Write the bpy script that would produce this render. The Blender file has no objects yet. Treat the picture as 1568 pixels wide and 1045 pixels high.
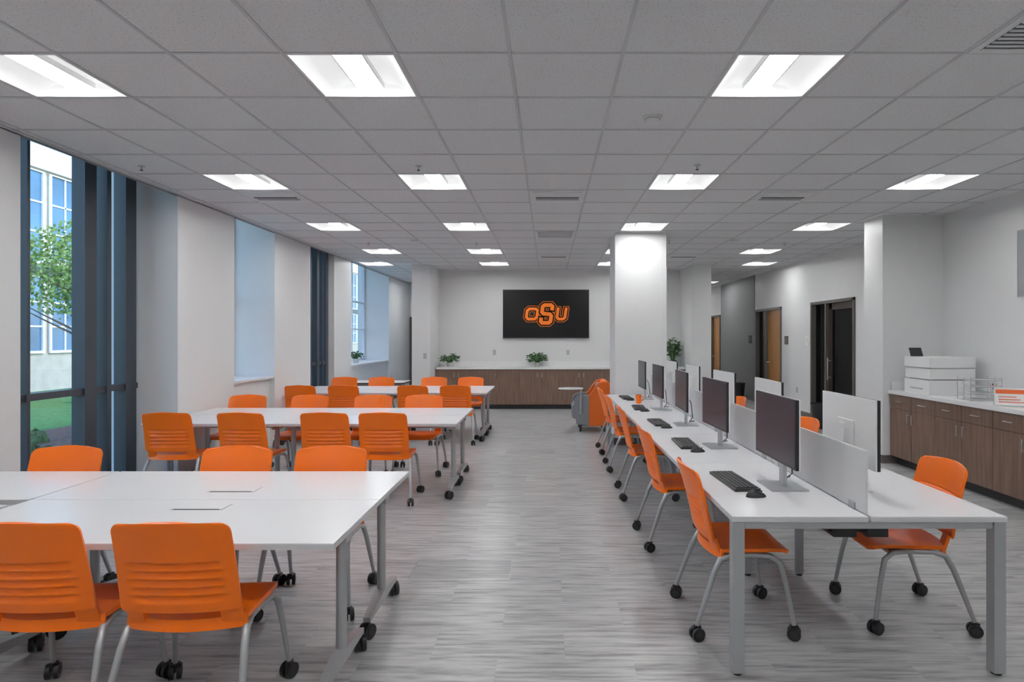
import bpy, math, random
from mathutils import Vector, Matrix
S = bpy.context.scene
random.seed(3)
H = 3.10      # ceiling height

# ------------------------------------------------------------------ materials
def lin(c):
    return tuple(((v/255)/12.92 if v/255 <= .04045 else ((v/255+.055)/1.055)**2.4) for v in c)

def mat(name, rgb, rough=.5, metal=0, emis=0, ecol=None, var=.04, scale=8, spec=None, stretch=None, coat=0):
    m = bpy.data.materials.new(name); m.use_nodes = True
    nt = m.node_tree; b = nt.nodes['Principled BSDF']
    c = lin(rgb)
    tc = nt.nodes.new('ShaderNodeTexCoord'); mp = nt.nodes.new('ShaderNodeMapping')
    if stretch: mp.inputs['Scale'].default_value = stretch
    nz = nt.nodes.new('ShaderNodeTexNoise'); nz.inputs['Scale'].default_value = scale
    nz.inputs['Detail'].default_value = 4
    cr = nt.nodes.new('ShaderNodeValToRGB')
    cr.color_ramp.elements[0].position = .3; cr.color_ramp.elements[1].position = .7
    cr.color_ramp.elements[0].color = tuple(v*(1-var) for v in c)+(1,)
    cr.color_ramp.elements[1].color = tuple(min(1, v*(1+var)) for v in c)+(1,)
    L = nt.links.new
    L(tc.outputs['Object'], mp.inputs[0]); L(mp.outputs[0], nz.inputs['Vector'])
    L(nz.outputs['Fac'], cr.inputs[0]); L(cr.outputs[0], b.inputs['Base Color'])
    b.inputs['Roughness'].default_value = rough; b.inputs['Metallic'].default_value = metal
    if spec is not None: b.inputs['Specular IOR Level'].default_value = spec
    if coat: b.inputs['Coat Weight'].default_value = coat
    if emis:
        b.inputs['Emission Color'].default_value = lin(ecol or rgb)+(1,)
        b.inputs['Emission Strength'].default_value = emis
    return m

M = {}
M['wall'] = mat('wall_paint', (224,224,224), .4, var=.01, scale=2)
M['wallgray'] = mat('accent_gray_paint', (120,121,122), .55, var=.02)
M['column'] = mat('column_paint', (224,224,224), .4, var=.01)
M['base'] = mat('baseboard_rubber', (92,86,82), .5)
M['white'] = mat('white_laminate', (224,224,226), .26, var=.01, scale=3)
M['whiteedge'] = mat('white_edge', (200,201,203), .4, var=.01)
M['whiteplastic'] = mat('white_plastic', (232,232,232), .4, var=.01)
M['orange'] = mat('orange_polypropylene', (252,110,2), .32, var=.03, scale=5, spec=.4)
M['orangefab'] = mat('orange_fabric', (226,98,22), .8, var=.12, scale=60)
M['grayfab'] = mat('gray_fabric', (124,128,134), .85, var=.12, scale=60)
M['silver'] = mat('silver_powder_coat', (172,174,176), .38, metal=.55, var=.02)
M['alu'] = mat('brushed_aluminium', (190,192,194), .3, metal=.8, var=.03)
M['black'] = mat('black_plastic', (22,22,24), .45, var=.1)
M['dark'] = mat('dark_tray', (40,40,42), .6, var=.1)
M['screen'] = mat('lcd_screen', (54,51,60), .3, var=.02, spec=.25)
M['tv'] = mat('tv_screen', (15,16,18), .35, var=.25, scale=1.2, spec=.3)
M['logo_o'] = mat('logo_orange', (225,108,10), .5, emis=.25, ecol=(232,108,10))
M['logo_k'] = mat('logo_black', (4,4,4), .6, spec=.2)
M['counter'] = mat('white_countertop', (232,232,232), .3, var=.02, scale=30)
M['wood'] = mat('walnut_laminate', (112,87,72), .45, var=.28, scale=5, stretch=(7,7,.5))
M['wooddoor'] = mat('oak_door_veneer', (170,112,44), .4, var=.2, scale=4, stretch=(6,6,.5))
M['wooddark']=mat('dark_walnut_door',(48,36,30),.4,var=.2,scale=4,stretch=(6,6,.5))
M['bronze'] = mat('dark_door_frame', (88,83,78), .45, var=.04)
M['frame'] = mat('window_frame_dark', (56,62,70), .45, metal=.2, var=.05)
M['framew'] = mat('window_frame_white', (225,230,235), .5)
M['tbar'] = mat('ceiling_grid_steel', (200,200,202), .5, var=.02)
M['leaf'] = mat('leaf_green', (58,104,44), .5, var=.35, scale=20)
M['treeleaf'] = mat('tree_leaf_green', (104,134,62), .6, var=.35, scale=9)
M['bark'] = mat('tree_bark', (92,78,66), .9, var=.3, scale=20)
M['soil'] = mat('soil', (50,38,28), .9, var=.3, scale=40)
M['pot'] = mat('pot_ceramic', (205,203,198), .4)
M['potdark'] = mat('pot_dark', (60,60,60), .5)
M['vent'] = mat('vent_white_metal', (228,228,230), .45)
M['ventdark'] = mat('vent_slot', (58,58,60), .7)
M['stone'] = mat('facade_stone', (178,172,162), .8, var=.12, scale=3)
M['extwin'] = mat('exterior_window_glass', (72,112,148), .08, var=.35, scale=.7)  # blue reflection in the panes is painted into the base colour
M['extband'] = mat('exterior_band', (60,70,78), .5)
M['mulch'] = mat('mulch', (104,78,64), .95, var=.5, scale=18)
M['grass'] = mat('grass', (74,126,58), .95, var=.3, scale=10)
M['hedge'] = mat('hedge_foliage', (84,104,62), .9, var=.5, scale=18)
M['picture'] = mat('pinboard_gray', (150,152,154), .7)
M['paper'] = mat('paper_white', (240,240,238), .7)
M['red'] = mat('sign_orange', (225,90,30), .6)

def emat(name, rgb, st, diff=0):
    m = bpy.data.materials.new(name); m.use_nodes = True; nt = m.node_tree
    b=nt.nodes['Principled BSDF']; b.inputs['Base Color'].default_value=(diff,diff,diff,1); b.inputs['Roughness'].default_value=.6
    n=nt.nodes.new('ShaderNodeTexNoise'); n.inputs['Scale'].default_value=40
    mp=nt.nodes.new('ShaderNodeMapRange'); mp.inputs[3].default_value=st*.97; mp.inputs[4].default_value=st*1.03
    nt.links.new(n.outputs['Fac'],mp.inputs[0]); nt.links.new(mp.outputs[0],b.inputs['Emission Strength'])
    b.inputs['Emission Color'].default_value=rgb+(1,)
    return m
M['lamp'] = emat('lamp_lens', (.985,.995,1), 53.0, .2)
M['lampside'] = emat('lamp_diffuser', (.995,1,1), .58, .5)

def glass(name, tint=(.93,.97,1), refl=.5):
    m = bpy.data.materials.new(name); m.use_nodes = True; nt = m.node_tree
    nt.nodes.remove(nt.nodes['Principled BSDF'])
    t = nt.nodes.new('ShaderNodeBsdfTransparent'); t.inputs[0].default_value = tint+(1,)
    g = nt.nodes.new('ShaderNodeBsdfGlossy'); g.inputs['Roughness'].default_value = .02
    f = nt.nodes.new('ShaderNodeLayerWeight'); f.inputs[0].default_value = .5
    p = nt.nodes.new('ShaderNodeMath'); p.operation='POWER'; nt.links.new(f.outputs['Facing'],p.inputs[0]); p.inputs[1].default_value=4
    q = nt.nodes.new('ShaderNodeMath'); q.operation='MULTIPLY_ADD'; nt.links.new(p.outputs[0],q.inputs[0]); q.inputs[1].default_value=refl; q.inputs[2].default_value=.03
    x = nt.nodes.new('ShaderNodeMixShader')
    nt.links.new(q.outputs[0], x.inputs[0]); nt.links.new(t.outputs[0], x.inputs[1]); nt.links.new(g.outputs[0], x.inputs[2])
    nt.links.new(x.outputs[0], nt.nodes['Material Output'].inputs[0]); return m
M['glass'] = glass('window_glass')
M['darkglass'] = glass('door_glass', (.35,.36,.38))
def frosted():
    m = bpy.data.materials.new('frosted_acrylic'); m.use_nodes = True; nt = m.node_tree
    b = nt.nodes['Principled BSDF']; b.inputs['Base Color'].default_value = (.82,.83,.84,1); b.inputs['Roughness'].default_value = .35
    t = nt.nodes.new('ShaderNodeBsdfTransparent'); x = nt.nodes.new('ShaderNodeMixShader'); x.inputs[0].default_value = .78
    nt.links.new(t.outputs[0], x.inputs[1]); nt.links.new(b.outputs[0], x.inputs[2])
    nt.links.new(x.outputs[0], nt.nodes['Material Output'].inputs[0]); return m
M['frost'] = frosted()

def floor_mat():
    m = bpy.data.materials.new('vinyl_plank_floor'); m.use_nodes = True; nt = m.node_tree
    b = nt.nodes['Principled BSDF']; L = nt.links.new; N = nt.nodes.new
    def mth(op, a, bb=None, c=None):
        n = N('ShaderNodeMath'); n.operation = op
        for i, v in enumerate((a, bb, c)):
            if v is None: continue
            if isinstance(v, (int, float)): n.inputs[i].default_value = v
            else: L(v, n.inputs[i])
        return n.outputs[0]
    tc = N('ShaderNodeTexCoord'); sp = N('ShaderNodeSeparateXYZ'); L(tc.outputs['Object'], sp.inputs[0])
    X, Y = sp.outputs[0], sp.outputs[1]
    w, h = .66, .33
    row = mth('FLOOR', mth('DIVIDE', mth('SUBTRACT', Y, .02), h))
    xs = mth('ADD', mth('DIVIDE', mth('ADD', X, .25), w), mth('MULTIPLY', row, .5))
    col = mth('FLOOR', xs)
    cv = N('ShaderNodeCombineXYZ'); L(row, cv.inputs[0]); L(col, cv.inputs[1])
    wn = N('ShaderNodeTexWhiteNoise'); wn.noise_dimensions = '2D'; L(cv.outputs[0], wn.inputs['Vector'])
    rnd = wn.outputs['Value']
    sv = N('ShaderNodeCombineXYZ')
    L(mth('ADD', mth('MULTIPLY', X, 2.8), mth('MULTIPLY', rnd, 37)), sv.inputs[0])
    L(mth('MULTIPLY', Y, 34), sv.inputs[1]); L(mth('MULTIPLY', rnd, 11), sv.inputs[2])
    nz = N('ShaderNodeTexNoise'); nz.inputs['Scale'].default_value = 1; nz.inputs['Detail'].default_value = 5; nz.inputs['Roughness'].default_value = .62
    L(sv.outputs[0], nz.inputs['Vector'])
    cr = N('ShaderNodeValToRGB')
    cr.color_ramp.elements[0].position = .30; cr.color_ramp.elements[1].position = .70
    cr.color_ramp.elements[0].color = lin((110,110,110))+(1,); cr.color_ramp.elements[1].color = lin((188,188,187))+(1,)
    e = cr.color_ramp.elements.new(.5); e.color = lin((163,163,163))+(1,)
    L(nz.outputs['Fac'], cr.inputs[0])
    tone = mth('ADD', mth('MULTIPLY', rnd, .07), .945)
    dk = mth('MULTIPLY', mth('GREATER_THAN', rnd, .975), .22)
    tone = mth('SUBTRACT', tone, dk)
    # one replaced, darker plank in the aisle
    a1 = mth('MULTIPLY', mth('GREATER_THAN', X, -.92), mth('LESS_THAN', X, -.26))
    a2 = mth('MULTIPLY', mth('GREATER_THAN', Y, 4.01), mth('LESS_THAN', Y, 4.33))
    tone = mth('SUBTRACT', tone, mth('MULTIPLY', mth('MULTIPLY', a1, a2), .24))
    fx = mth('FRACT', xs); fy = mth('FRACT', mth('DIVIDE', mth('SUBTRACT', Y, .02), h))
    sx = mth('LESS_THAN', mth('ABSOLUTE', mth('SUBTRACT', fx, .5)), .4975)
    sy = mth('LESS_THAN', mth('ABSOLUTE', mth('SUBTRACT', fy, .5)), .495)
    seam = mth('ADD', mth('MULTIPLY', mth('MULTIPLY', sx, sy), .07), .93)
    tone = mth('MULTIPLY', tone, seam)
    mx = N('ShaderNodeVectorMath'); mx.operation = 'SCALE'; L(cr.outputs[0], mx.inputs[0]); L(tone, mx.inputs['Scale'])
    L(mx.outputs[0], b.inputs['Base Color']); b.inputs['Roughness'].default_value = .31
    return m
M['floor'] = floor_mat()

def tile_mat():
    m = bpy.data.materials.new('acoustic_tile'); m.use_nodes = True; nt = m.node_tree
    b = nt.nodes['Principled BSDF']; L = nt.links.new; N = nt.nodes.new
    tc = N('ShaderNodeTexCoord')
    n = N('ShaderNodeTexNoise'); n.inputs['Scale'].default_value = 90; n.inputs['Detail'].default_value = 3
    L(tc.outputs['Object'], n.inputs['Vector'])
    cr = N('ShaderNodeValToRGB'); cr.color_ramp.elements[0].position = .33; cr.color_ramp.elements[1].position = .42
    cr.color_ramp.elements[0].color = lin((198,198,200))+(1,); cr.color_ramp.elements[1].color = lin((230,230,232))+(1,)
    L(n.outputs['Fac'], cr.inputs[0]); L(cr.outputs[0], b.inputs['Base Color']); b.inputs['Roughness'].default_value = .9
    bp = N('ShaderNodeBump'); bp.inputs['Strength'].default_value = .2; bp.inputs['Distance'].default_value = .003
    L(n.outputs['Fac'], bp.inputs['Height']); L(bp.outputs[0], b.inputs['Normal'])
    return m
M['tile'] = tile_mat()

# ------------------------------------------------------------------ mesh builder
class MB:
    def __init__(s): s.v=[]; s.f=[]; s.m=[]; s.s=[]; s.names=[]
    def mi(s, n):
        if n not in s.names: s.names.append(n)
        return s.names.index(n)
    def add(s, vs, fs, m, smooth=False):
        o=len(s.v); s.v += [tuple(p) for p in vs]; k=s.mi(m)
        for f in fs: s.f.append(tuple(i+o for i in f)); s.m.append(k); s.s.append(smooth)
    def box(s, x0,x1,y0,y1,z0,z1,m, R=None, c=None):
        vs=[Vector((x,y,z)) for z in (z0,z1) for y in (y0,y1) for x in (x0,x1)]
        if R is not None:
            c=Vector(c); vs=[c+R@(p-c) for p in vs]
        s.add(vs,[(0,2,3,1),(4,5,7,6),(0,1,5,4),(2,6,7,3),(0,4,6,2),(1,3,7,5)],m)
    def cyl(s,p0,p1,r0,m,r1=None,seg=14,smooth=True,caps=True):
        p0=Vector(p0);p1=Vector(p1); r1=r0 if r1 is None else r1
        d=(p1-p0).normalized(); a=d.orthogonal().normalized(); b=d.cross(a)
        vs=[]
        for p,r in((p0,r0),(p1,r1)):
            for i in range(seg):
                t=2*math.pi*i/seg; vs.append(p+(a*math.cos(t)+b*math.sin(t))*r)
        s.add(vs,[(i,(i+1)%seg,seg+(i+1)%seg,seg+i) for i in range(seg)],m,smooth)
        if caps:
            s.add(vs[:seg],[tuple(range(seg))[::-1]],m); s.add(vs[seg:],[tuple(range(seg))],m)
    def tube(s,pts,r,m,seg=10,flat=None):
        pts=[Vector(p) for p in pts]; n=len(pts); vs=[]; a=None
        for i,p in enumerate(pts):
            d=(pts[min(i+1,n-1)]-pts[max(i-1,0)]).normalized()
            if a is None: a=d.orthogonal().normalized()
            a=(a-d*a.dot(d)).normalized(); b=d.cross(a)
            rr=r[i] if isinstance(r,(list,tuple)) else r
            for k in range(seg):
                t=2*math.pi*k/seg; vs.append(p+(a*math.cos(t)+b*math.sin(t))*rr)
        fs=[(i*seg+k,i*seg+(k+1)%seg,(i+1)*seg+(k+1)%seg,(i+1)*seg+k) for i in range(n-1) for k in range(seg)]
        s.add(vs,fs,m,True)
        s.add(vs[:seg],[tuple(range(seg))[::-1]],m); s.add(vs[-seg:],[tuple(range(seg))],m)
    def sheet(s,fn,nu,nv,t,m):
        P=[[Vector(fn(i/nu,j/nv)) for i in range(nu+1)] for j in range(nv+1)]
        W=nu+1; front=[];back=[]
        for j in range(nv+1):
            for i in range(nu+1):
                du=P[j][min(i+1,nu)]-P[j][max(i-1,0)]; dv=P[min(j+1,nv)][i]-P[max(j-1,0)][i]
                nn=du.cross(dv); nn=nn.normalized() if nn.length>1e-12 else Vector((0,0,1))
                front.append(P[j][i]); back.append(P[j][i]-nn*t)
        fs=[];o=len(front)
        for j in range(nv):
            for i in range(nu):
                a=j*W+i; fs.append((a,a+1,a+W+1,a+W)); fs.append((o+a,o+a+W,o+a+W+1,o+a+1))
        s.add(front+back,fs,m,True)
        ed=[];
        for i in range(nu):
            ed.append((i,o+i,o+i+1,i+1)); a=nv*W+i; ed.append((a,a+1,o+a+1,o+a))
        for j in range(nv):
            a=j*W; ed.append((a,a+W,o+a+W,o+a)); a=j*W+nu; ed.append((a,o+a,o+a+W,a+W))
        s.add(front+back,ed,m,False)
    def prism(s,poly,fn,h0,h1,m):
        n=len(poly); vs=[fn(p[0],p[1],h0) for p in poly]+[fn(p[0],p[1],h1) for p in poly]
        s.add(vs,[tuple(range(n))[::-1],tuple(range(n,2*n))]+[(i,(i+1)%n,n+(i+1)%n,n+i) for i in range(n)],m)
    def mesh(s,name):
        me=bpy.data.meshes.new(name); me.from_pydata(s.v,[],s.f)
        for n in s.names: me.materials.append(M[n])
        me.polygons.foreach_set('material_index',s.m); me.polygons.foreach_set('use_smooth',s.s)
        me.validate(); me.update(); return me
    def obj(s,name,loc=(0,0,0),rot=0,bevel=0):
        return place(s.mesh(name),name,loc,rot,bevel)
def place(me,name,loc=(0,0,0),rot=0,bevel=0):
    o=bpy.data.objects.new(name,me); S.collection.objects.link(o); o.location=loc; o.rotation_euler=(0,0,math.radians(rot))
    if bevel:
        b=o.modifiers.new('bevel','BEVEL'); b.width=bevel; b.segments=2; b.limit_method='ANGLE'; b.angle_limit=math.radians(50)
    return o
def boxobj(name,*a,bevel=0):
    b=MB(); b.box(*a)
    return b.obj(name,bevel=bevel)

# ------------------------------------------------------------------ room shell
YB=13.95; YE=20.0; Y0=-4.0; XL=-3.95
b=MB(); b.box(-4.72,8,Y0,YE,-.1,0,'floor'); b.obj('floor')
GX=-.21; GY=3.30; T=.61
lights=set()
def cell(x,y): return (round((x-GX)/T), round((y-GY)/T))
for yy in (-1.58,.86,3.30,5.74,8.18,10.62):
    for xx in (-3.26,-1.43,1.01,3.45): lights.add(cell(xx,yy))
for xx,yy in ((-3.87,12.45),(-1.43,12.45),(1.01,12.45),(4.06,12.45),(4.06,16.72),(3.45,19.0),(-3.26,15.5)): lights.add(cell(xx,yy))
b=MB(); g=MB()
i0=math.floor((XL-GX)/T); i1=math.ceil((5.07-GX)/T); j0=math.floor((Y0-GY)/T); j1=math.ceil((YE-GY)/T)
for i in range(i0,i1):
    for j in range(j0,j1):
        if (i,j) in lights: continue
        xa,xb=max(GX+i*T,XL),min(GX+(i+1)*T,5.07); ya,yb=max(GY+j*T,Y0),min(GY+(j+1)*T,YE)
        if xb-xa<.01 or yb-ya<.01: continue
        b.box(xa,xb,ya,yb,H,H+.02,'tile')
b.obj('ceiling')
for i in range(i0+1,i1):
    x=GX+i*T; g.box(x-.0095,x+.0095,Y0,YE,H-.006,H+.001,'tbar')
for j in range(j0+1,j1):
    y=GY+j*T; g.box(XL,5.07,y-.0095,y+.0095,H-.005,H+.001,'tbar')
g.box(XL-.01,XL+.03,Y0,YE,H-.012,H+.03,'tbar')
g.obj('trim_ceiling_grid')
boxobj('ceiling_slab',-4.72,8,Y0,YE,3.5,3.6,'wall')
boxobj('ceiling_side_room',5.07,8,Y0,YE,H,H+.05,'wall')
boxobj('trim_ceiling_edge',XL-.03,XL,Y0,YE,H-.02,3.5,'wallgray')

# light fixture
def fixture():
    b=MB(); h=T/2
    b.box(-h,-h+.02,-h,h,-.004,.03,'whiteplastic'); b.box(h-.02,h,-h,h,-.004,.03,'whiteplastic')
    b.box(-h,h,-h,-h+.02,-.004,.03,'whiteplastic'); b.box(-h,h,h-.02,h,-.004,.03,'whiteplastic')
    k=h-.02
    def side(sg):
        def fn(u,v):
            t=u; x=sg*(k-(k-.085)*t); z=.005+.075*math.sin(t*math.pi/2)
            return (x,(-k+2*k*v),z)
        return fn
    for sg in (1,-1):
        P=[side(sg)(u/6,v) for v in (0,1) for u in range(7)]
        b.add(P,[(u,u+1,7+u+1,7+u) if sg<0 else (u,7+u,7+u+1,u+1) for u in range(6)],'lampside',True)
        b.box(sg*.085-.004,sg*.085+.004,-k,k,.045,.085,'whiteplastic')
    b.box(-.082,.082,-k,k,.05,.06,'lamp')
    b.box(-h,h,-h,-h+.01,0,.1,'whiteplastic'); b.box(-h,h,h-.01,h,0,.1,'whiteplastic')
    b.box(-h,h,-h,h,.1,.11,'whiteplastic')
    for sg in (1,-1): b.box(-k,k,sg*(k)-.004,sg*k+.004,.0,.085,'lampside')
    return b.mesh('recessed_ceiling_light')
fm=fixture()
for (i,j) in sorted(lights):
    place(fm,'recessed_ceiling_light',(GX+(i+.5)*T,GY+(j+.5)*T,H))

# walls
boxobj('wall_rear',-4.72,5.1,Y0-.1,Y0,0,3.5,'wall')
boxobj('wall_right',4.93,5.05,Y0,7.67,0,H,'wall')
boxobj('wall_back',-2.5,3.2,YB,YE,0,H,'wall')
boxobj('wall_far_end',-4.72,8,YE,YE+.1,0,3.5,'wall')
boxobj('wall_recess_left',-4.72,-2.5,17.5,17.6,0,3.5,'wall')
boxobj('wall_outer_right',8,8.1,Y0,YE,0,3.5,'wallgray')
boxobj('column_left_of_screen',-2.86,-2.475,12.85,YB,0,H,'column') 
boxobj('column_right_of_screen',2.99,3.40,12.85,YE,0,H,'column')
b=MB(); b.box(.97,1.72,8.98,9.72,0,H,'column'); b.box(1.66,1.725,8.974,9.04,.1,2.6,'wall'); b.obj('column_center',bevel=.003)
boxobj('column_right',4.17,5.05,7.67,8.12,0,H,'column',bevel=.004)
b=MB(); WX0,WX1=5.07,5.2
segs=[(8.12,10.15,0),(10.15,11.84,1),(11.84,13.36,0),(13.36,15.0,1),(15.0,18.1,2),(18.1,19.3,1),(19.3,YE,0)]
for a,c,k in segs:
    if k==1: b.box(WX0,WX1,a,c,2.24,H,'wall')
    else: b.box(WX0,WX1,a,c,0,H,'wall')
b.box(WX0-.012,WX0,15.1,18.05,0,H,'wallgray')
b.box(5.05,5.2,7.67,8.2,0,H,'wall')
b.obj('wall_corridor')
b=MB()
for a,c in ((8.12,10.15),(11.84,13.36),(15.0,18.1)): b.box(5.045,5.07,a,c,0,.1,'base')
b.box(4.155,4.17,7.66,8.13,0,.1,'base'); b.box(4.155,4.93,7.655,7.67,0,.1,'base')
b.obj('baseboard_right')
b=MB(); b.box(.955,1.735,8.965,8.98,0,.1,'base'); b.box(.955,.97,8.98,9.72,0,.1,'base'); b.obj('baseboard_column')
b=MB(); b.box(-2.875,-2.46,12.835,12.85,0,.1,'base'); b.box(2.975,3.415,12.835,12.85,0,.1,'base'); b.obj('baseboard_back')

def door(name,y0,y1,split,leaf,leafnear=True):
    b=MB(); f=.05; zt=2.24
    b.box(5.04,5.21,y0,y0+f,0,zt,'bronze'); b.box(5.04,5.21,y1-f,y1,0,zt,'bronze'); b.box(5.04,5.21,y0,y1,zt-f,zt,'bronze')
    b.box(5.04,5.21,split-f/2,split+f/2,0,zt-f,'bronze')
    b.box(5.13,5.14,split+f/2,y1-f,.1,zt-f,'darkglass'); b.box(5.1,5.17,split+f/2,y1-f,0,.1,'bronze')
    if leaf=='wooddoor':
        b.box(5.10,5.145,y0+f,split-f/2,.01,zt-f-.005,'wooddoor')
        b.cyl((5.03,split-.12,1.0),(5.10,split-.12,1.0),.012,'alu'); b.cyl((5.035,split-.12,1.0),(5.035,split-.24,1.0),.01,'alu')
    else:
        b.box(5.10,5.145,y0+f,y0+f+.12,.01,zt-f,'wooddark'); b.box(5.10,5.145,split-f/2-.12,split-f/2,.01,zt-f,'wooddark')
        b.box(5.10,5.145,y0+f,split-f/2,.01,.25,'wooddark'); b.box(5.10,5.145,y0+f,split-f/2,zt-f-.12,zt-f,'wooddark')
        b.box(5.12,5.128,y0+f+.12,split-f/2-.12,.25,zt-f-.12,'darkglass')
        b.cyl((5.04,split-.1,.8),(5.04,split-.1,1.2),.012,'alu')
        b.cyl((5.04,split-.1,.85),(5.11,split-.1,.85),.008,'alu'); b.cyl((5.04,split-.1,1.15),(5.11,split-.1,1.15),.008,'alu')
    b.obj(name)
door('door_1',10.15,11.84,11.2,'glass')
door('door_2',13.36,15.0,14.3,'wooddoor')
door('door_3',18.1,19.3,19.0,'wooddoor')
b=MB(); b.box(-3.94,-2.9,17.43,17.498,0,2.15,'bronze'); b.box(-3.88,-2.95,17.40,17.45,.01,2.08,'wooddark')
b.cyl((-3.8,17.34,1.0),(-3.8,17.41,1.0),.012,'alu'); b.cyl((-3.8,17.345,1.0),(-3.68,17.345,1.0),.01,'alu'); b.obj('door_4')

# window wall piers
piers=[(Y0,4.6),(6.55,7.73),(8.87,10.2),(11.33,12.3),(15.2,17.5)]
b=MB()
for a,c in piers: b.box(-4.72,XL,a,c,0,3.5,'wall')
for a,c in ((7.73,8.87),(12.3,15.2)):
    b.box(-4.72,-4.02,a,c,0,.98,'wall')
b.obj('wall_left',bevel=.006)
for k,(a,c) in enumerate(((7.73,8.87),(12.3,15.2))):
    boxobj('window_sill_%d'%(k+1),-4.72,-3.97,a,c,.98,1.01,'counter')
b=MB(); 
for a,c in piers: b.box(XL,XL+.012,a,c,0,.1,'base')
b.obj('baseboard_left')

def curtain(name,x,y0,y1,verts,rails,dep=.12,m='frame',z0=0,z1=3.5):
    b=MB(); b.box(x-.004,x+.004,y0,y1,z0,z1,'glass')
    for (ya,yb) in verts: b.box(x-dep*.4,x+dep,ya,yb,z0,z1,m)
    for (za,zb) in rails: b.box(x-dep*.35,x+dep*.8,y0,y1,za,zb,m)
    return b.obj(name)
curtain('window_1',-4.45,4.6,6.55,[(4.6,4.68),(5.14,5.17),(5.78,5.93),(6.07,6.13),(6.34,6.50)],[(0,.1),(1.03,1.09),(3.42,3.5)],dep=.09)
curtain('window_2',-4.6,7.73,8.87,[(7.73,7.78),(8.28,8.32),(8.82,8.87)],[(1.01,1.07),(2.1,2.14),(3.42,3.5)],dep=.06,m='framew',z0=1.01)
curtain('window_3',-4.13,10.2,11.33,[(10.2,10.26),(10.5,10.54),(10.78,10.88),(11.03,11.06),(11.22,11.33)],[(0,.1),(1.08,1.14),(3.42,3.5)],dep=.07)
curtain('window_4',-4.6,12.3,15.2,[(12.3,12.36),(13.25,13.28),(14.2,14.24),(15.14,15.2)],[(1.01,1.07),(1.75,1.78),(2.4,2.43),(3.42,3.5)],dep=.06,m='framew',z0=1.01)

# ------------------------------------------------------------------ outside
boxobj('lawn',-60,-9.0,-30,80,-.3,-.12,'grass')
boxobj('mulch_bed',-9.0,-4.73,-30,80,-.3,-.09,'mulch')
def shrubs():
    b=MB(); rnd=random.Random(5)
    for k in range(34):
        y=4+k*.62+rnd.uniform(-.15,.15); xx=rnd.uniform(-8.6,-6.2)
        R=.14+rnd.random()*.14
        def fn(u,v,R=R,y=y,s=k,xx=xx):
            th=u*2*math.pi; ph=v*math.pi*.5
            rr=R*(1+.16*math.sin(5*th+s)*math.cos(4*ph+s)+.10*math.sin(11*th+2*s))
            return (xx+rr*math.cos(th)*math.cos(ph), y+rr*math.sin(th)*math.cos(ph), -.09+rr*1.1*math.sin(ph))
        b.sheet(fn,28,9,.01,'hedge')
    return b.obj('shrub_row')
shrubs()
b=MB()
FX=-16
b.box(FX-2,FX,4,60,-.12,7.0,'stone')
b.box(FX-2,FX+.15,4,60,6.85,7.1,'framew')
b.box(FX-2,FX+.10,4,60,3.5,3.85,'extband')
y=5
while y<58:
    for z0,z1 in ((1.15,3.45),(3.95,6.75)):
        b.box(FX,FX+.03,y,y+1.75,z0,z1,'extwin')
        b.box(FX+.03,FX+.09,y-.08,y,z0-.08,z1+.04,'framew'); b.box(FX+.03,FX+.09,y+1.75,y+1.83,z0-.08,z1+.04,'framew')
        b.box(FX+.03,FX+.09,y,y+1.75,z0-.08,z0,'framew'); b.box(FX+.03,FX+.09,y,y+1.75,z1,z1+.04,'framew')
        for q in (1,2): b.box(FX+.03,FX+.06,y+1.75/3*q-.025,y+1.75/3*q+.025,z0,z1,'framew')
        n=3
        for q in range(1,n): zz=z0+(z1-z0)*q/n; b.box(FX+.03,FX+.06,y,y+1.75,zz-.025,zz+.025,'framew')
    y+=2.1
b.obj('neighbouring_building')
def tree(loc,seed,hh=3.3,R=1.35,n=3200):
    r=random.Random(seed); b=MB()
    b.tube([(0,0,0),(.05,0,hh*.35),(0,.06,hh*.6),(.05,0,hh)],[.11,.08,.06,.03],'bark')
    for k in range(9):
        a=r.random()*6.28; z=hh*(.5+.4*r.random()); b.tube([(0,0,z),(R*.5*math.cos(a),R*.5*math.sin(a),z+.4),(R*.85*math.cos(a),R*.85*math.sin(a),z+.7)],[.035,.02,.008],'bark',seg=6)
    for k in range(n):
        d=Vector((r.gauss(0,1),r.gauss(0,1),r.gauss(0,1))).normalized()*R*(r.random()**.4)
        p=Vector((0,0,hh+.1))+Vector((d.x,d.y,d.z*.95))
        e=Vector((r.gauss(0,1),r.gauss(0,1),r.gauss(0,1))).normalized(); s=e.orthogonal().normalized(); L=.09+.05*r.random()
        b.add([p,p+e*L*.5+s*L*.3,p+e*L,p+e*L*.5-s*L*.3],[(0,1,2,3)],'treeleaf')
    b.obj('young_tree',loc)
tree((-12.2,15.9,-.12),3); tree((-12.4,26,-.12),4)

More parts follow.
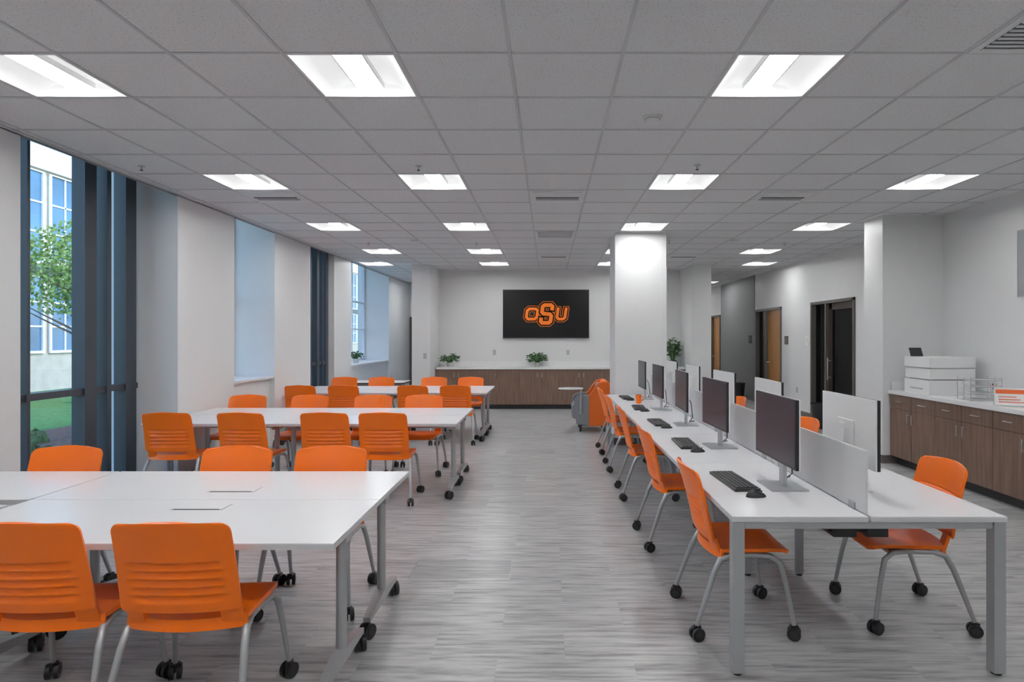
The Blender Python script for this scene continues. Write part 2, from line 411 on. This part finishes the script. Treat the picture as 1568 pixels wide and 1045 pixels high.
# ------------------------------------------------------------------ chairs
def caster(b,x,y,r=.034,ang=0):
    c,s=math.cos(ang),math.sin(ang)
    ax=Vector((c,s,0))
    for sg in (1,-1):
        p=Vector((x,y,r))
        b.cyl(p+ax*sg*.007,p+ax*sg*.026,r,'black',seg=20)
        b.cyl(p+ax*sg*.026,p+ax*sg*.028,r*.55,'dark',seg=14)
    b.cyl((x,y,r),(x,y,r*2+.012),.009,'black',seg=8)
    b.box(x-.012,x+.012,y-.02,y+.02,r*1.2,r*2+.004,'black')
def chair_mesh():
    b=MB()
    def bk(u,v):
        U=2*u-1
        w=.234-.010*v
        if v>.86: t=(v-.86)/.14; w-=.036*(1-math.sqrt(max(0,1-t*t)))
        if v<.08: t=1-v/.08; w-=.015*(1-math.sqrt(max(0,1-t*t)))
        x=w*U; z=.495+.380*v + (-.010*U*U*(v>.84)*(v-.84)/.16)
        y=-.208-.085*v-.02*v*v+.045*U*U*(.6+.4*v)
        a=abs(U)
        if a<.78 and .10<v<.56:
            ph=(v-.10)/.46*5; fr=ph-math.floor(ph)
            amp=.020*min(1,(.78-a)/.10)
            y+=amp*(fr if fr<.8 else (1-fr)*4)-.001
        return (x,y,z)
    b.sheet(bk,30,80,.013,'orange')
    for sg in (1,-1):
        b.sheet(lambda u,v,sg=sg:(sg*.187+(.038*(2*u-1)),-.196+.036*abs((sg*.187+.038*(2*u-1))/.228)**2-.01*v+.02*(1-v),.425+.085*v),4,4,.016,'orange')
    b.sheet(lambda u,v:(.238*(2*u-1),-.190+.05*(2*u-1)**2+.006*v,.412+.045*v),20,3,.016,'orange')
    def st(u,v):
        U=2*u-1; w=.238-.012*v
        if v>.8: t=(v-.8)/.2; w-=.06*(1-math.sqrt(max(0,1-t*t)))
        x=w*U; y=-.185+.43*v+ (.05*U*U*(1-v)**3)
        z=.458-.014*math.sin(math.pi*min(1,v*1.1))*(1-U*U)-.03*max(0,(v-.8)/.2)**2+.004*U*U
        return (x,y,z)
    b.sheet(st,24,22,.018,'orange')
    b.box(-.16,.16,-.12,.14,.404,.428,'dark')
    for sg in (1,-1):
        b.tube([(sg*.262,-.27,.075),(sg*.252,-.225,.20),(sg*.240,-.175,.34),(sg*.232,-.14,.408),(sg*.225,-.08,.427),(sg*.222,.05,.427),(sg*.224,.13,.42),(sg*.230,.175,.385),(sg*.240,.20,.28),(sg*.258,.235,.075)],
               [.011,.013,.015,.016,.014,.013,.014,.015,.013,.011],'silver',seg=12)
        caster(b,sg*.262,-.27,ang=.3*sg); caster(b,sg*.258,.235,ang=-.4*sg)
    b.tube([(-.225,-.10,.415),(.225,-.10,.415)],.011,'silver'); b.tube([(-.225,.13,.41),(.225,.13,.41)],.011,'silver')
    return b.mesh('classroom_chair')
CH=chair_mesh()
def chair(x,y,rot): place(CH,'classroom_chair',(x,y,0),rot)
chair(-2.02,2.60,1); chair(-1.45,2.60,2)
for x,r in ((-3.05,180),(-1.98,178),(-1.37,181)): chair(x,3.64,r)
for x,r in ((-3.57,2),(-2.86,-3),(-2.09,0),(-1.55,1)): chair(x,5.98,r)
for x,r in ((-3.62,180),(-2.88,178),(-2.10,182),(-1.50,180)): chair(x,7.15,r)
for x in (-3.62,-2.99,-1.98,-1.36): chair(x,9.2,0)
for x in (-3.57,-2.92,-2.0,-1.36): chair(x,10.5,180)
for x,y,r in ((1.04,3.45,-90),(1.0,4.77,-88),(.99,6.15,-91),(.98,7.4,-90),(.98,8.5,-89)): chair(x,y,r)
for y,r in ((3.5,87),(5.3,90),(7.2,90)): chair(1.98,y,r)

# ------------------------------------------------------------------ tables
def table_mesh(L,D,gy=None,gx=.0,edge='whiteedge'):
    b=MB(); z=.74; h=L/2; d=D/2
    b.box(-h,h,-d,d,z-.026,z,'white')
    b.box(-h-.0015,h+.0015,-d-.0015,d+.0015,z-.024,z-.003,edge)
    for sg in (1,-1):
        x=sg*(h-.08)
        b.cyl((x,0,.13),(x,0,z-.05),.024,'silver',seg=20)
        b.box(x-.03,x+.03,-.24,.24,z-.052,z-.026,'silver')
        b.box(x-.035,x+.035,-.04,.04,z-.10,z-.05,'silver')
        for s2 in (1,-1):
            P=[]
            for (yy,za,zb,w) in ((0,.105,.16,.03),(s2*(d-.05),.088,.112,.018)):
                P+=[(x-w,yy,za),(x+w,yy,za),(x+w,yy,zb),(x-w,yy,zb)]
            b.add(P,[(0,1,2,3),(4,7,6,5),(0,4,5,1),(1,5,6,2),(2,6,7,3),(3,7,4,0)],'silver')
            caster(b,x,s2*(d-.06),r=.040,ang=.5*s2)
    b.box(-h+.08,h-.08,-.025,.025,z-.085,z-.04,'silver')
    if gy is not None:
        x0=gx
        b.box(x0-.125,x0+.125,gy-.052,gy+.052,z-.001,z+.0015,'silver')
        b.box(x0-.120,x0+.120,gy-.047,gy+.047,z,z+.003,'white')
        b.box(x0-.11,x0+.11,gy-.05,gy-.044,z,z+.0034,'dark')
        b.box(x0-.13,x0+.13,gy-.06,gy+.06,z-.08,z-.026,'dark')
    return b.mesh('training_table')
D=.665
tn=table_mesh(1.78,D,.2,.06); tf=table_mesh(1.78,D,-.13,.05); tp=table_mesh(1.78,D); ts=table_mesh(1.24,D)
td=table_mesh(1.24,.62,edge='dark')
xc=-.865-.89
def tab(me,x,y,r=0): place(me,'training_table',(x,y,0),r)
tab(tn,xc,2.805); tab(tf,xc,3.475)
tab(ts,-3.28,3.475); tab(ts,-3.31,2.73,-2)
tab(tp,xc-.02,6.23); tab(tp,xc-.02,6.90); tab(ts,-3.29,6.23); tab(ts,-3.29,6.90)
tab(tp,xc-.06,9.52); tab(tp,xc-.06,10.19); tab(ts,-3.325,9.52); tab(td,-3.325,10.17); tab(td,-3.28,11.55)

def bench(near):
    b=MB(); L=1.22; z=.74
    for x0,x1 in ((-.635,-.008),(.008,.635)):
        b.box(x0,x1,0.002,L-.002,z-.025,z,'white'); b.box(x0-.0015,x1+.0015,.0005,L-.0005,z-.022,z-.004,'whiteedge')
    for y in ((.05,) if near else (.02,)):
        b.box(-.575 if near else -.63,.575 if near else .63,y-.04,y+.0,z-.058,z-.0265,'silver')
        if near:
            for x in (-.605,.605): b.box(x-.027,x+.027,y-.047,y+.007,.012,z-.0265,'silver'); b.cyl((x,y-.02,0),(x,y-.02,.014),.022,'dark')
        else:
            for x in (-.17,.17): b.box(x-.022,x+.022,y-.038,y-.002,.012,z-.058,'silver'); b.cyl((x,y-.02,0),(x,y-.02,.014),.02,'dark')
    for x in (-.5,.5): b.box(x-.02,x+.02,0.055,L,z-.055,z-.027,'silver')
    b.box(-.14,.14,.10,L-.1,z-.10,z-.088,'dark'); b.box(-.14,-.135,.10,L-.1,z-.10,z-.04,'dark'); b.box(.135,.14,.10,L-.1,z-.10,z-.04,'dark')
    b.box(-.13,-.02,.08,.2,z-.12,z-.06,'black'); b.box(.03,.13,.08,.2,z-.12,z-.06,'black')
    for yy in (.12,L-.12): b.box(-.5,.5,yy-.012,yy+.012,z-.05,z-.027,'silver')
    return b.mesh('bench_desk')
BN,BF=bench(True),bench(False)
DX=1.485
for k in range(5): place(BN if k==0 else BF,'bench_desk',(DX,2.84+1.22*k,0))
b=MB()
for x in (-.605,.605): b.box(DX+x-.026,DX+x+.026,8.87,8.92,0,.684,'silver')
b.box(DX-.575,DX+.575,8.875,8.915,.655,.684,'silver'); b.obj('desk_end_frame')
for k in range(5):
    b=MB(); y0=2.87+1.22*k
    b.box(DX-.006,DX+.006,y0,y0+1.16,.745,1.04,'frost')
    for yy in (y0+.12,y0+1.04): b.box(DX-.014,DX+.014,yy-.03,yy+.03,.7402,.775,'silver')
    b.obj('desk_divider_panel')
def monitor_mesh(base='alu',cable=True):
    b=MB()
    b.box(-.005,.012,-.30,.30,.15,.51,'black')
    b.box(.012,.020,-.30,.30,.15,.51,'whiteplastic')
    b.box(-.0065,-.004,-.292,.292,.165,.502,'screen')
    b.box(.02,.030,-.09,.09,.22,.38,'whiteplastic')
    b.box(.035,.055,-.03,.03,.008,.36,base)
    b.box(.02,.04,-.04,.04,.26,.34,base)
    b.box(-.06,.14,-.12,.12,0,.008,base)
    if cable: b.tube([(.05,.02,.3),(.10,.03,.2),(.12,.06,.06),(.10,.12,.012),(.13,.2,.006),(.17,.22,.006)],.004,'black',seg=6)
    return b.mesh('computer_monitor')
MM=monitor_mesh(); MW=monitor_mesh('whiteplastic',False)
def kb_mesh():
    b=MB()
    b.box(-.07,.07,-.22,.22,.0,.016,'black')
    for r in range(5):
        for c in range(19):
            x=.048-r*.024; y=-.205+c*.0216
            if r==4 and 5<c<11: continue
            b.box(x-.0095,x+.0095,y,y+.0185,.016,.021,'dark')
    b.box(-.0575,-.0385,-.205+6*.0216,-.205+11*.0216-.003,.016,.021,'dark')
    return b.mesh('keyboard')
KB=kb_mesh()
def mouse_mesh():
    b=MB()
    def fn(u,v):
        th=u*2*math.pi; ph=v*math.pi/2
        return (.055*math.cos(th)*math.cos(ph),.031*math.sin(th)*math.cos(ph),.033*math.sin(ph)*(1-.2*math.cos(th)))
    b.sheet(fn,24,8,.0005,'black'); b.cyl((.03,0,.024),(.03,0,.031),.006,'dark')
    return b.mesh('computer_mouse')
MO=mouse_mesh()
for k in range(5):
    y=3.42+1.22*k+ (0,.03,-.02,.02,0)[k]
    place(MM,'computer_monitor',(1.26,y,.74),(0,2,-2,1,0)[k])
    place(KB,'keyboard',(1.06,y+.10,.74),(3,-2,1,-3,2)[k])
    place(MO,'computer_mouse',(1.08,y-.22,.7402),10)
    place(MW,'computer_monitor',(1.67,y-.02,.74),180+(0,-2,2,0,1)[k])
b=MB(); b.cyl((0,0,0),(0,0,.11),.034,'orange',r1=.04,seg=24); b.cyl((0,0,.108),(0,0,.112),.036,'dark',seg=24)
b.tube([(.037,0,.09),(.062,0,.08),(.066,0,.05),(.036,0,.03)],.005,'orange',seg=8)
b.obj('coffee_mug',(1.13,7.72,.74))

# ------------------------------------------------------------------ casework on the back wall
b=MB(); yf=13.40; x0,x1=-2.46,2.98
b.box(x0,x1,yf+.02,YB-.002,.1,.875,'wood'); b.box(x0,x1,yf+.08,YB-.002,0,.1,'dark')
b.box(x0,x1,yf-.02,YB-.002,.875,.915,'counter'); b.box(x0,x1,YB-.022,YB-.002,.915,1.03,'counter')
n=12; w=(x1-x0)/n
for k in range(n):
    xa=x0+k*w
    b.box(xa+.003,xa+w-.003,yf,yf+.02,.11,.868,'wood')
    hx=xa+w-.05 if k%2==0 else xa+.05
    b.cyl((hx,yf-.025,.70),(hx,yf-.025,.80),.005,'alu',seg=8)
    for zz in (.71,.79): b.cyl((hx,yf-.025,zz),(hx,yf,zz),.004,'alu',seg=6)
b.obj('base_cabinet')
b=MB(); xf=4.25; ya,yb=.6,7.645; XW=4.925
b.box(xf+.02,XW,ya,yb,.1,.875,'wood'); b.box(xf+.08,XW,ya,yb,0,.1,'dark')
b.box(xf-.03,XW,ya-.02,yb,.875,.915,'counter'); b.box(4.905,XW,ya,yb,.915,1.02,'counter'); b.box(xf+.02,XW,yb-.02,yb,.915,1.02,'counter')
n=16; w=(yb-ya)/n
for k in range(n):
    y=ya+k*w
    b.box(xf,xf+.02,y+.003,y+w-.003,.11,.70,'wood'); b.box(xf,xf+.02,y+.003,y+w-.003,.706,.868,'wood')
    b.cyl((xf-.025,y+w/2-.06,.79),(xf-.025,y+w/2+.06,.79),.005,'alu',seg=8)
    for q in (-.05,.05): b.cyl((xf-.025,y+w/2+q,.79),(xf,y+w/2+q,.79),.004,'alu',seg=6)
    hy=y+w-.045 if k%2==0 else y+.045
    b.cyl((xf-.025,hy,.54),(xf-.025,hy,.66),.005,'alu',seg=8)
    for q in (.55,.65): b.cyl((xf-.025,hy,q),(xf,hy,q),.004,'alu',seg=6)
b.obj('base_cabinet')

# TV
b=MB(); tx0,tx1,tz0,tz1=-1.034,.916,1.555,2.65; yt=YB-.06
b.box(tx0,tx1,yt,YB,tz0,tz1,'black'); b.box(tx0+.012,tx1-.012,yt-.003,yt,tz0+.02,tz1-.012,'tv')
cx,cz=-.045,2.10
def stroke(pts,w,closed,yy,m):
    P=[Vector((p[0],p[1])) for p in pts]; n=len(P); Lf=[];Rt=[]
    for i in range(n):
        a=P[(i-1)%n] if (closed or i>0) else None; c=P[(i+1)%n] if (closed or i<n-1) else None
        d1=(P[i]-a).normalized() if a is not None else None; d2=(c-P[i]).normalized() if c is not None else None
        d1=d1 or d2; d2=d2 or d1
        n1=Vector((-d1.y,d1.x)); n2=Vector((-d2.y,d2.x)); mi=(n1+n2).normalized(); k=w/2/max(.4,mi.dot(n1))
        e=Vector((0,0))
        if not closed and i==0: e=-d2*(w/2-.034)
        if not closed and i==n-1: e=d1*(w/2-.034)
        Lf.append(P[i]+mi*k+e); Rt.append(P[i]-mi*k+e)
    vs=[(cx+p.x,yy,cz+p.y) for p in Lf+Rt]
    rng=range(n) if closed else range(n-1)
    b.add(vs,[(i,(i+1)%n,n+(i+1)%n,n+i) for i in rng],m)
def sl_(p): return [(x+.14*y,y) for x,y in p]
def octa(cx_,hw,hh,c): return [(cx_-hw+c,hh),(cx_+hw-c,hh),(cx_+hw,hh-c),(cx_+hw,-hh+c),(cx_+hw-c,-hh),(cx_-hw+c,-hh),(cx_-hw,-hh+c),(cx_-hw,hh-c)]
O=sl_(octa(-.330,.118,.115,.045))
U=sl_([(.245,.11),(.245,-.08),(.285,-.115),(.385,-.115),(.425,-.08),(.425,.11)])
U1=sl_([(.205,.12),(.285,.12)]); U2=sl_([(.39,.12),(.465,.12)])
SS=sl_([(.110,.09),(.110,.165),(.075,.20),(-.075,.20),(-.110,.165),(-.110,.045),(-.075,.008),(.075,-.008),(.110,-.045),(.110,-.165),(.075,-.20),(-.075,-.20),(-.110,-.165),(-.110,-.09)])
y_=yt-.004
for wdt,m,dy in ((.142,'logo_o',0),(.122,'logo_k',.0012),(.062,'logo_o',.0024)):
    stroke(O,wdt,True,y_-dy,m); stroke(U,wdt,False,y_-dy,m)
    stroke(U1,wdt*.8,False,y_-dy-.0003,m); stroke(U2,wdt*.8,False,y_-dy-.0006,m)
for wdt,m,dy in ((.170,'logo_o',.004),(.150,'logo_k',.0052),(.084,'logo_o',.0064)): stroke(SS,wdt,False,y_-dy,m)
b.obj('wall_television')

# ------------------------------------------------------------------ plants
def plant(name,loc,h,spread,n,ls,seed,potr=.07,poth=.09,pot='pot'):
    r=random.Random(seed); b=MB()
    b.cyl((0,0,0),(0,0,poth),potr*.75,pot,r1=potr,seg=24); b.cyl((0,0,poth),(0,0,poth+.004),potr*.9,'soil',seg=20)
    b.cyl((0,0,poth-.012),(0,0,poth+.008),potr*1.05,pot,r1=potr*1.06,seg=24,caps=False)
    for k in range(n):
        a=r.random()*6.283; t=r.random()**.6; rad=spread*t; zt=poth+h*(.25+.75*r.random())*(1-.35*t*t)
        top=Vector((rad*math.cos(a),rad*math.sin(a),zt)); base=Vector((potr*.4*math.cos(a),potr*.4*math.sin(a),poth))
        mid=(base+top)/2+Vector((0,0,h*.12))
        b.tube([base,mid,top],.0018,'leaf',seg=4)
        d=Vector((math.cos(a+r.uniform(-.8,.8)),math.sin(a+r.uniform(-.8,.8)),r.uniform(-.3,.8))).normalized()
        s=d.cross(Vector((0,0,1))).normalized(); u=s.cross(d)
        L=ls*(.7+.6*r.random()); W=L*.28
        pts=[top,top+d*L*.35+s*W+u*.01,top+d*L*.35-s*W+u*.01,top+d*L*.7+s*W*.75-u*.005,top+d*L*.7-s*W*.75-u*.005,top+d*L-u*L*.2,top+d*L*.35-u*.006,top+d*L*.7-u*.02]
        b.add(pts,[(0,6,1),(0,2,6),(1,6,7,3),(6,2,4,7),(3,7,5),(7,4,5)],'leaf',True)
    b.obj(name,loc)
plant('potted_plant',(-2.2,13.65,.915),.20,.17,110,.07,1)
plant('potted_plant',(-.25,13.65,.915),.22,.19,150,.08,2)
plant('potted_plant',(2.75,13.62,.915),.50,.12,120,.11,4,potr=.09,poth=.14,pot='potdark')
plant('potted_plant',(-4.2,13.4,1.01),.16,.12,70,.08,7)

# ------------------------------------------------------------------ lounge chair with tablet arm
b=MB()
def XZ(yc): return lambda x,z,h: (x,yc+h,z)
orange_side=[(-.06,.10),(.24,.10),(.285,.45),(.30,.72),(.285,.80),(.24,.835),(.17,.84),(.10,.82),(.04,.74),(-.03,.64),(-.06,.61)]
gray_side=[(-.27,.14),(-.06,.10),(-.06,.61),(-.18,.61),(-.265,.585),(-.305,.53),(-.31,.45)]
for sg in (1,-1):
    y=sg*.30
    b.prism(orange_side,XZ(y),-.035,.035,'orangefab'); b.prism(gray_side,XZ(y),-.035,.035,'grayfab')
b.prism([(.17,.12),(.24,.12),(.29,.45),(.305,.72),(.29,.81),(.24,.845),(.18,.84),(.15,.76)],XZ(0),-.30,.30,'orangefab')
b.prism([(.06,.44),(.17,.44),(.16,.76),(.12,.80),(.08,.76)],XZ(0),-.26,.26,'grayfab')
b.prism([(-.33,.22),(.17,.20),(.17,.44),(-.29,.46),(-.335,.42)],XZ(0),-.262,.262,'grayfab')
b.box(-.24,.22,-.26,.26,.09,.2,'grayfab')
for x in (-.20,.20):
    for y in (-.26,.26): b.cyl((x,y,0),(x,y,.11),.016,'dark',r1=.022,seg=10)
b.cyl((-.20,-.36,.3),(-.20,-.36,.72),.015,'alu'); b.box(-.22,-.18,-.37,-.33,.3,.34,'alu')
b.prism([(.21*math.cos(t*math.pi/16),.15*math.sin(t*math.pi/16)) for t in range(32)],lambda x,y,z:(-.36+x,-.28+y,z),.71,.73,'white')
b.obj('lounge_chair',(.73,10.5,0),0,bevel=.018)

# ------------------------------------------------------------------ counter items (right)
b=MB()
b.box(-.26,.26,-.24,.24,0,.17,'whiteplastic'); b.box(-.25,.26,-.24,.24,.18,.30,'whiteplastic')
b.box(-.20,.26,-.235,.235,.17,.18,'dark'); b.box(-.26,.26,-.245,.245,.31,.43,'whiteplastic'); b.box(-.24,.26,-.235,.235,.30,.31,'silver')
b.box(-.265,-.255,-.12,.12,.06,.075,'silver'); b.box(-.258,-.25,-.2,.2,.095,.1,'dark')
b.obj('office_printer',(4.54,7.15,.915),0,bevel=.012)
b=MB(); R=Matrix.Rotation(math.radians(-25),3,'X')
b.box(-.07,.07,-.006,.006,.003,.11,'black',R,(0,0,0)); b.box(-.05,.05,-.02,.06,0,.008,'black'); b.obj('tablet_stand',(4.36,7.27,1.346),0)
b=MB()
for z in (0,.07,.14,.21):
    b.box(-.15,.15,-.12,.12,z,z+.003,'frost')
    b.tube([(-.15,-.12,z+.004),(.15,-.12,z+.004)],.003,'alu',seg=6); b.tube([(-.15,-.12,z+.02),(.15,-.12,z+.02)],.002,'alu',seg=6)
for x in (-.15,.15):
    for y in (-.12,0,.12): b.cyl((x,y,0),(x,y,.24),.003,'alu',seg=8)
for z in (.004,.074,.144): b.box(-.11,.11,-.1,.1,z,z+.012,'paper')
b.obj('letter_tray',(4.50,6.42,.915),-6)
b=MB(); b.cyl((0,0,0),(0,0,.1),.035,'frost',seg=20)
for k in range(5): b.tube([(.01*math.cos(k*1.3),.01*math.sin(k*1.3),.006),(.03*math.cos(k*1.3),.03*math.sin(k*1.3),.16)],.003,'black' if k%2 else 'orange',seg=6)
b.obj('pen_cup',(4.78,6.6,.915))
b=MB()
for sg in (1,-1):
    R=Matrix.Rotation(math.radians(14*sg),3,'X')
    b.box(-.13,.13,-.002,.002,0,.17,'paper',R,(0,0,.17)) 
R=Matrix.Rotation(math.radians(-14),3,'X')
b.box(-.12,.12,-.0035,-.0022,.115,.155,'red',R,(0,0,.17))
for k in range(3): b.box(-.10,.10-.03*k,-.0035,-.0022,.03+.025*k,.038+.025*k,'red',R,(0,0,.17))
b.obj('desk_sign',(4.40,5.85,.916),-28)
b=MB(); b.box(4.905,4.928,5.2,6.42,2.0,2.68,'picture'); b.box(4.90,4.928,5.19,6.43,1.99,2.0,'alu'); b.box(4.90,4.928,5.19,6.43,2.68,2.69,'alu'); b.box(4.90,4.928,6.42,6.43,2,2.68,'alu'); b.box(4.90,4.928,5.19,5.2,2,2.68,'alu'); b.obj('pin_board')

def binobj(loc):
    b=MB(); b.cyl((0,0,0),(0,0,.42),.13,'black',r1=.17,seg=28,caps=False); b.cyl((0,0,0),(0,0,.01),.13,'black',seg=28)
    b.cyl((0,0,.41),(0,0,.43),.175,'dark',r1=.175,seg=28,caps=False); b.cyl((0,0,.01),(0,0,.38),.12,'whiteplastic',r1=.155,seg=24); b.obj('waste_bin',loc)
binobj((4.7,10.6,0)); binobj((4.75,15.4,0))

def plate(name,x0,x1,y0,y1,z0,z1,m='whiteplastic',dot=None):
    b=MB(); b.box(x0,x1,y0,y1,z0,z1,m)
    cxx,cyy,czz=(x0+x1)/2,(y0+y1)/2,(z0+z1)/2
    if x1-x0>y1-y0:
        for q in (-.02,.02): b.box(cxx-.012,cxx+.012,y0-.002,y0,czz+q-.012,czz+q+.012,'silver')
    else:
        for q in (-.02,.02): b.box(x0-.002,x0,cyy-.012,cyy+.012,czz+q-.012,czz+q+.012,'silver')
    b.obj(name)
for x in (-1.23,.44): plate('wall_outlet',x-.035,x+.035,YB-.008,YB,1.17,1.29,'alu')
plate('wall_outlet',5.06,5.07,12.5,12.57,.44,.56,'alu')
plate('light_switch',-2.62,-2.55,12.842,12.85,1.12,1.24,'alu')
plate('room_sign',5.058,5.07,13.0,13.18,1.42,1.6,'bronze'); plate('room_sign',5.045,5.058,15.3,15.5,1.42,1.62,'dark'); plate('room_sign',5.058,5.07,11.95,12.1,1.42,1.6,'paper')
for x,y in ((-3.63,5.48),(-1.16,5.48),(1.32,5.46),(3.8,9.9),(-1.16,9.9),(1.9,9.7),(-2.9,9.9)):
    b=MB(); b.cyl((0,0,0),(0,0,-.006),.028,'alu',seg=20); b.cyl((0,0,-.006),(0,0,-.036),.006,'alu',seg=8); b.cyl((0,0,-.036),(0,0,-.04),.014,'dark',seg=12)
    b.obj('fire_sprinkler',(x,y,H-.001))
for x,y in ((.72,4.26),(2.9,9.6),(-2.1,9.6)):
    b=MB(); b.cyl((0,0,0),(0,0,-.018),.07,'whiteplastic',seg=28); b.cyl((0,0,-.018),(0,0,-.045),.055,'whiteplastic',r1=.045,seg=28); b.cyl((0,0,-.02),(0,0,-.024),.0565,'silver',seg=28); b.obj('smoke_detector',(x,y,H))
def vent(i,j,kind):
    b=MB(); h=T/2-.012
    b.box(-h,h,-h,h,-.006,0,'vent')
    if kind=='slot':
        b.box(-h+.03,h-.03,-h+.05,h-.12,-.014,-.006,'vent'); b.box(-h+.06,h-.06,-.03,.03,-.0155,-.014,'ventdark'); 
        b.box(-h+.06,h-.06,.07,.10,-.0155,-.014,'ventdark')
    else:
        b.box(-h+.04,h-.04,-h+.04,h-.04,-.007,-.006,'ventdark')
        for k in range(13):
            y=-h+.05+k*(2*h-.1)/12; b.box(-h+.04,h-.04,y-.009,y+.009,-.012,-.007,'vent')
    b.obj('air_vent',(GX+(i+.5)*T,GY+(j+.5)*T,H-.004))
for x,y,k in ((-.21,6.35,'slot'),(-.21,8.79,'grille'),(-3.26,6.35,'slot'),(2.23,6.35,'slot'),(-.21,11.23,'slot'),(2.23,11.23,'slot'),(2.23,2.69,'grille')):
    vent(*cell(x,y),k)

# ------------------------------------------------------------------ world & sun
w=bpy.data.worlds.new('sky'); S.world=w; w.use_nodes=True; nt=w.node_tree
sk=nt.nodes.new('ShaderNodeTexSky'); sk.sky_type='NISHITA'; sk.sun_disc=False; sk.sun_elevation=math.radians(35); sk.sun_rotation=math.radians(100); sk.altitude=200
tn_=nt.nodes.new('ShaderNodeMix'); tn_.data_type='RGBA'; tn_.blend_type='MULTIPLY'; tn_.inputs[0].default_value=1; tn_.inputs[7].default_value=(.78,.88,.94,1)
nt.links.new(sk.outputs[0],tn_.inputs[6])
bg=nt.nodes['Background']; bg.inputs[1].default_value=.72; nt.links.new(tn_.outputs[2],bg.inputs[0])
sl=bpy.data.lights.new('sun','SUN'); sl.energy=1.3; sl.angle=.02; sl.color=(1,.95,.88)
so=bpy.data.objects.new('sun',sl); S.collection.objects.link(so); so.rotation_euler=Vector((-.75,.25,-.6)).to_track_quat('-Z','Y').to_euler(); so.location=(10,0,20)

# ------------------------------------------------------------------ camera
cd=bpy.data.cameras.new('camera'); co=bpy.data.objects.new('camera',cd); S.collection.objects.link(co)
co.location=(0,0,1.57); co.rotation_euler=(math.radians(90),0,0)
cd.sensor_width=36; cd.lens=941/1568*36; cd.shift_x=-(840-784)/1568; cd.shift_y=-(522.5-517)/1568
cd.clip_start=.05; cd.clip_end=300
S.camera=co
S.view_settings.view_transform='Standard'
S.view_settings.exposure=0
S.view_settings.gamma=1.1
